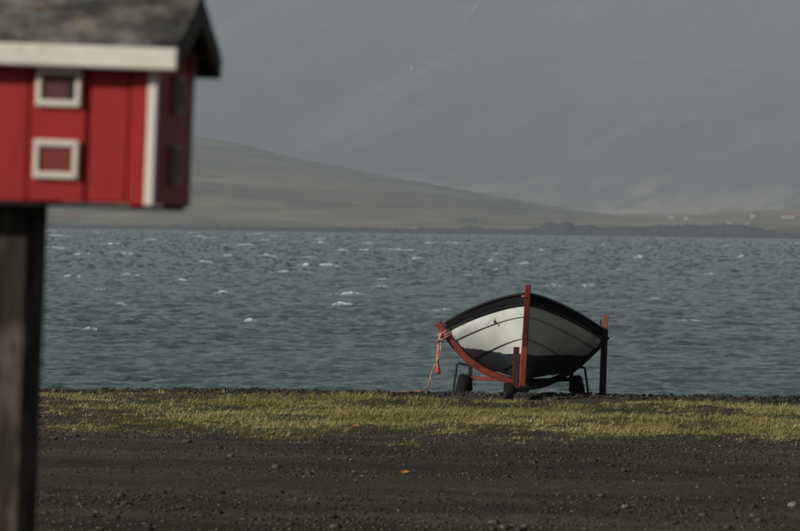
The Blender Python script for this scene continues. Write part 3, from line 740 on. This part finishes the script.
# grass: bent blades in tufts
nt_ = 62000; x, y = fan(nt_, 35.0, 48.6, 1.0); keep = rng.random(nt_) < grass_mask(x, y)*1.05; x, y = x[keep], y[keep]; nt_ = len(x)
hb_ = 0.008+0.022*smooth(0.3, 0.7, fbm(x*1.3+2, y*0.8, 3)) + 0.04*rng.random(nt_)**6
tone_t = np.clip(0.26+0.78*fbm(x*0.8+60, y*0.5+3, 4)+rng.normal(0, 0.1, nt_), 0, 1); K = 7
bx = np.repeat(x, K)+rng.normal(0, 0.026, nt_*K); by = np.repeat(y, K)+rng.normal(0, 0.032, nt_*K); bh_h = np.repeat(hb_, K)*rng.uniform(.5, 1.25, nt_*K)
bt = np.clip(np.repeat(tone_t, K)+rng.normal(0, 0.16, nt_*K), 0, 1); bz = ground_z(bx, by)-0.006
an = rng.random(nt_*K)*6.283; le = bh_h*rng.uniform(.3, 1.3, nt_*K); wdir = np.stack([-np.sin(an), np.cos(an)], -1); ld = np.stack([np.cos(an)+0.35, np.sin(an)], -1); hw = rng.uniform(.0024, .0046, nt_*K)
def pt(fr, wd, lean): return np.stack([bx+ld[:, 0]*le*lean+wdir[:, 0]*hw*wd, by+ld[:, 1]*le*lean+wdir[:, 1]*hw*wd, bz+bh_h*fr], -1)
P = np.stack([pt(0, -1, 0), pt(0, 1, 0), pt(.6, .8, .35), pt(.6, -.8, .35), pt(1, 0, 1)], 1).reshape(-1, 3); n = nt_*K
b0 = (np.arange(n)*5)[:, None]; tri = np.concatenate([b0+np.array([[0, 1, 2]]), b0+np.array([[0, 2, 3]]), b0+np.array([[3, 2, 4]])])
me = npmesh('grass', P, tri); attr(me, 'tone', np.repeat(bt, 5)); o = link('grass', me, M['grass']); tag(o, 'strip of short yellowed grass along the shore', 'grass', kind='stuff')
# single larger stones
def stone(px, py, size, mat, label):
    p = on_ground(px, py); import bmesh
    bm = bmesh.new(); bmesh.ops.create_icosphere(bm, subdivisions=2, radius=1)
    sd_ = random.random()*50
    for v in bm.verts:
        k = 0.75+0.5*float(fbm(v.co.x*1.3+sd_, v.co.y*1.3+v.co.z*1.1+sd_, 3)); v.co = Vector((v.co.x*1.0, v.co.y*0.75, v.co.z*0.5))*k*size
    me = bpy.data.meshes.new('stone'); bm.to_mesh(me); bm.free(); o = link('stone', me, mat)
    o.location = (p.x, p.y, gz(p.x, p.y)+size*0.22); o.rotation_euler.z = random.random()*6; tag(o, label, 'stone', 'larger stones lying on the gravel')
stone(793, 507, 0.050, M['pale_stone'], 'pale stone on the dark gravel at the right edge of the picture')
stone(626, 508, 0.034, M['pale_stone'], 'pale stone on the gravel below the boat, near the bottom of the picture')
stone(187, 443, 0.045, M['grey_stone'], 'grey stone just in front of the grass strip, left of the boat')
stone(231, 457, 0.036, M['grey_stone'], 'grey stone on the track between the red birdhouse and the orange leaf')
stone(276, 468, 0.040, M['grey_stone'], 'low grey stone, nearest stone to the left of the orange leaf')
stone(126, 505, 0.034, M['grey_stone'], 'grey stone close to the dark post, lowest in the picture on the left')
stone(451, 435, 0.026, M['pale_stone'], 'small pale stone at the front edge of the grass below the boat')
def leaf(px, py, ln, label):
    p = on_ground(px, py); L = [(-1, 0), (-.7, .28), (-.35, .55), (-.1, .38), (.2, .62), (.45, .34), (1, 0), (.45, -.34), (.2, -.62), (-.1, -.38), (-.35, -.55), (-.7, -.28)]
    m_ = MB(); n = len(L); top = [Vector((a*ln, b*ln, 0.30*ln*(abs(b)*1.5+0.35*a*a))) for a, b in L]; bot = [v-Vector((0, 0, 0.0025)) for v in top]
    m_.add(top+[Vector((0, 0, 0))]+bot+[Vector((0, 0, -0.0025))], [(i, (i+1) % n, n) for i in range(n)]+[((i+1) % n+n+1, i+n+1, 2*n+1) for i in range(n)]+[((i+1) % n, i, i+n+1, (i+1) % n+n+1) for i in range(n)])
    m_.tube([(-1.5*ln, 0, 0.01), (-1.0*ln, 0, 0.10*ln)], 0.002, 5)
    o = m_.build('fallen_leaf', M['leaf']); o.location = (p.x, p.y, gz(p.x, p.y)+0.016); o.rotation_euler = (R(28), R(-6), R(15)); tag(o, label, 'leaf')
leaf(405.5, 474.5, 0.030, 'orange fallen leaf alone on the dark gravel track')
leaf(356, 427, 0.024, 'orange fallen leaf at the front edge of the grass strip')

# ------------------------------------------------------------------ farms on the far shore
def farm(px, py, wpx, hpx, wall, roof, label, name='farmhouse', roofq=0.45, gables=False):
    p, D = hill_hit(px, py); wd = wpx*D/F; ht = hpx*D/F; dp = max(5.0, wd*0.6)
    e = empty(name, Matrix.Translation(p)); tag(e, label, 'house', 'farm buildings on the far shore')
    hw_, h2, wh = wd/2, dp/2, ht*(1-roofq)
    m_ = MB(); m_.box((0, 0, wh/2-0.8), (wd, dp, wh+1.6), None, 0.05); w_ = m_.build('wall', wall, e)
    a = [(-hw_-.3, -h2-.4, wh), (hw_+.3, -h2-.4, wh), (hw_+.3, h2+.4, wh), (-hw_-.3, h2+.4, wh), (-hw_-.3, 0, ht), (hw_+.3, 0, ht)]
    m_ = MB(); m_.add(a, [(0, 1, 5, 4), (2, 3, 4, 5), (0, 4, 3), (1, 2, 5), (3, 2, 1, 0)]); m_.build('roof', roof, e)
    if wd > 6:
        for i in range(3):
            m_ = MB(); m_.box((-hw_+wd*(i+.5)/3, -h2-.02, wh*0.52), (1.0, 0.10, 1.3), None, 0.02); m_.build('window', M['far_dark'], w_)
farm(788, 218.5, 12, 6.0, M['far_white'], M['far_red'], 'white farmhouse with red roof at the right edge of the far shore')
farm(752.5, 218.2, 4.5, 3.6, M['far_white'], M['far_white'], 'small white house alone left of the red-roofed farmhouse')
farm(686, 220.0, 4.0, 6.5, M['far_white'], M['far_grey'], 'tall white gabled house on the far shore above the dark bank', roofq=0.55)
farm(671, 219.3, 5.5, 3.2, M['far_white'], M['far_white'], 'low white house left of the tall white gabled house')
farm(656, 218.2, 12, 2.4, M['pale_stone'], M['pale_stone'], 'long low pale shed leftmost of the white farm cluster', name='shed')
farm(694, 221.0, 9, 2.8, M['pale_stone'], M['far_grey'], 'grey shed right beside the tall white gabled house', name='shed')
farm(729, 224.0, 4, 3.0, M['far_white'], M['far_grey'], 'small pale house low on the far shore, left of a pair', name='farmhouse')
farm(740, 224.0, 5, 4.0, M['pale_stone'], M['far_grey'], 'small dull grey house low on the far shore')
farm(747, 224.5, 4, 3.0, M['far_white'], M['far_grey'], 'small pale house low on the far shore, right of a pair')
farm(470, 221.5, 16, 3.2, M['far_dark'], M['far_dark'], 'long dark shed on the far shore above the waterline, left of the boat', name='shed', roofq=0.3)
farm(74.5, 218.5, 6, 5.0, M['far_red'], M['far_red'], 'small red shed on the far shore beside the birdhouse post', name='shed')
# snow lying in gullies high on the mountain
def mhit(px, py):
    r = ray(px, py); Ds = np.linspace(7200, 13300, 3000); z = CAMZ+r.z*Ds; h = mount_h(Ds*0+r.x, Ds); k = int(np.argmax(h > z)); return r.x*Ds[k], Ds[k]
def snow(pts, wpx, label):
    V = []
    for i, (a, b) in enumerate(pts):
        xx, D = mhit(a, b); hw_ = wpx*D/F*(0.5+0.5*random.random())
        for s_ in (-1, -.4, .4, 1):
            V.append((xx+s_*hw_, D, float(mount_h(np.array([(xx+s_*hw_)/D]), np.array([D]))[0]) + (7 if abs(s_) < .5 else 3)))
    me = npmesh('snow_patch', V, gridfaces(len(pts), 4)); o = link('snow_patch', me, M['snow']); tag(o, label, 'snow', 'snow left in mountain gullies')
snow([(465, 21), (468, 18.5), (472, 14), (475, 9), (480, 4), (484, 0)], 0.9, 'thin streak of snow high on the mountain at the top of the picture')
snow([(411.5, 72.5), (411.5, 70.5), (411.8, 68)], 1.0, 'tiny snow patch on the mountain below the long snow streak')

# ------------------------------------------------------------------ air
m_ = MB(); m_.box((0, 6000, 447.5), (35000, 16200, 905), None, 0.5); hz = m_.build('haze', bpy.data.materials.new('haze_air')); tag(hz, kind='stuff')
hm = hz.data.materials[0]; hm.use_nodes = True; t = hm.node_tree; t.nodes.clear()
pv = t.nodes.new('ShaderNodeVolumePrincipled'); ou = t.nodes.new('ShaderNodeOutputMaterial')
pv.inputs['Color'].default_value = (0.605, 0.680, 0.765, 1); pv.inputs['Density'].default_value = 0.000115; pv.inputs['Anisotropy'].default_value = 0.0
t.links.new(pv.outputs[0], ou.inputs['Volume'])
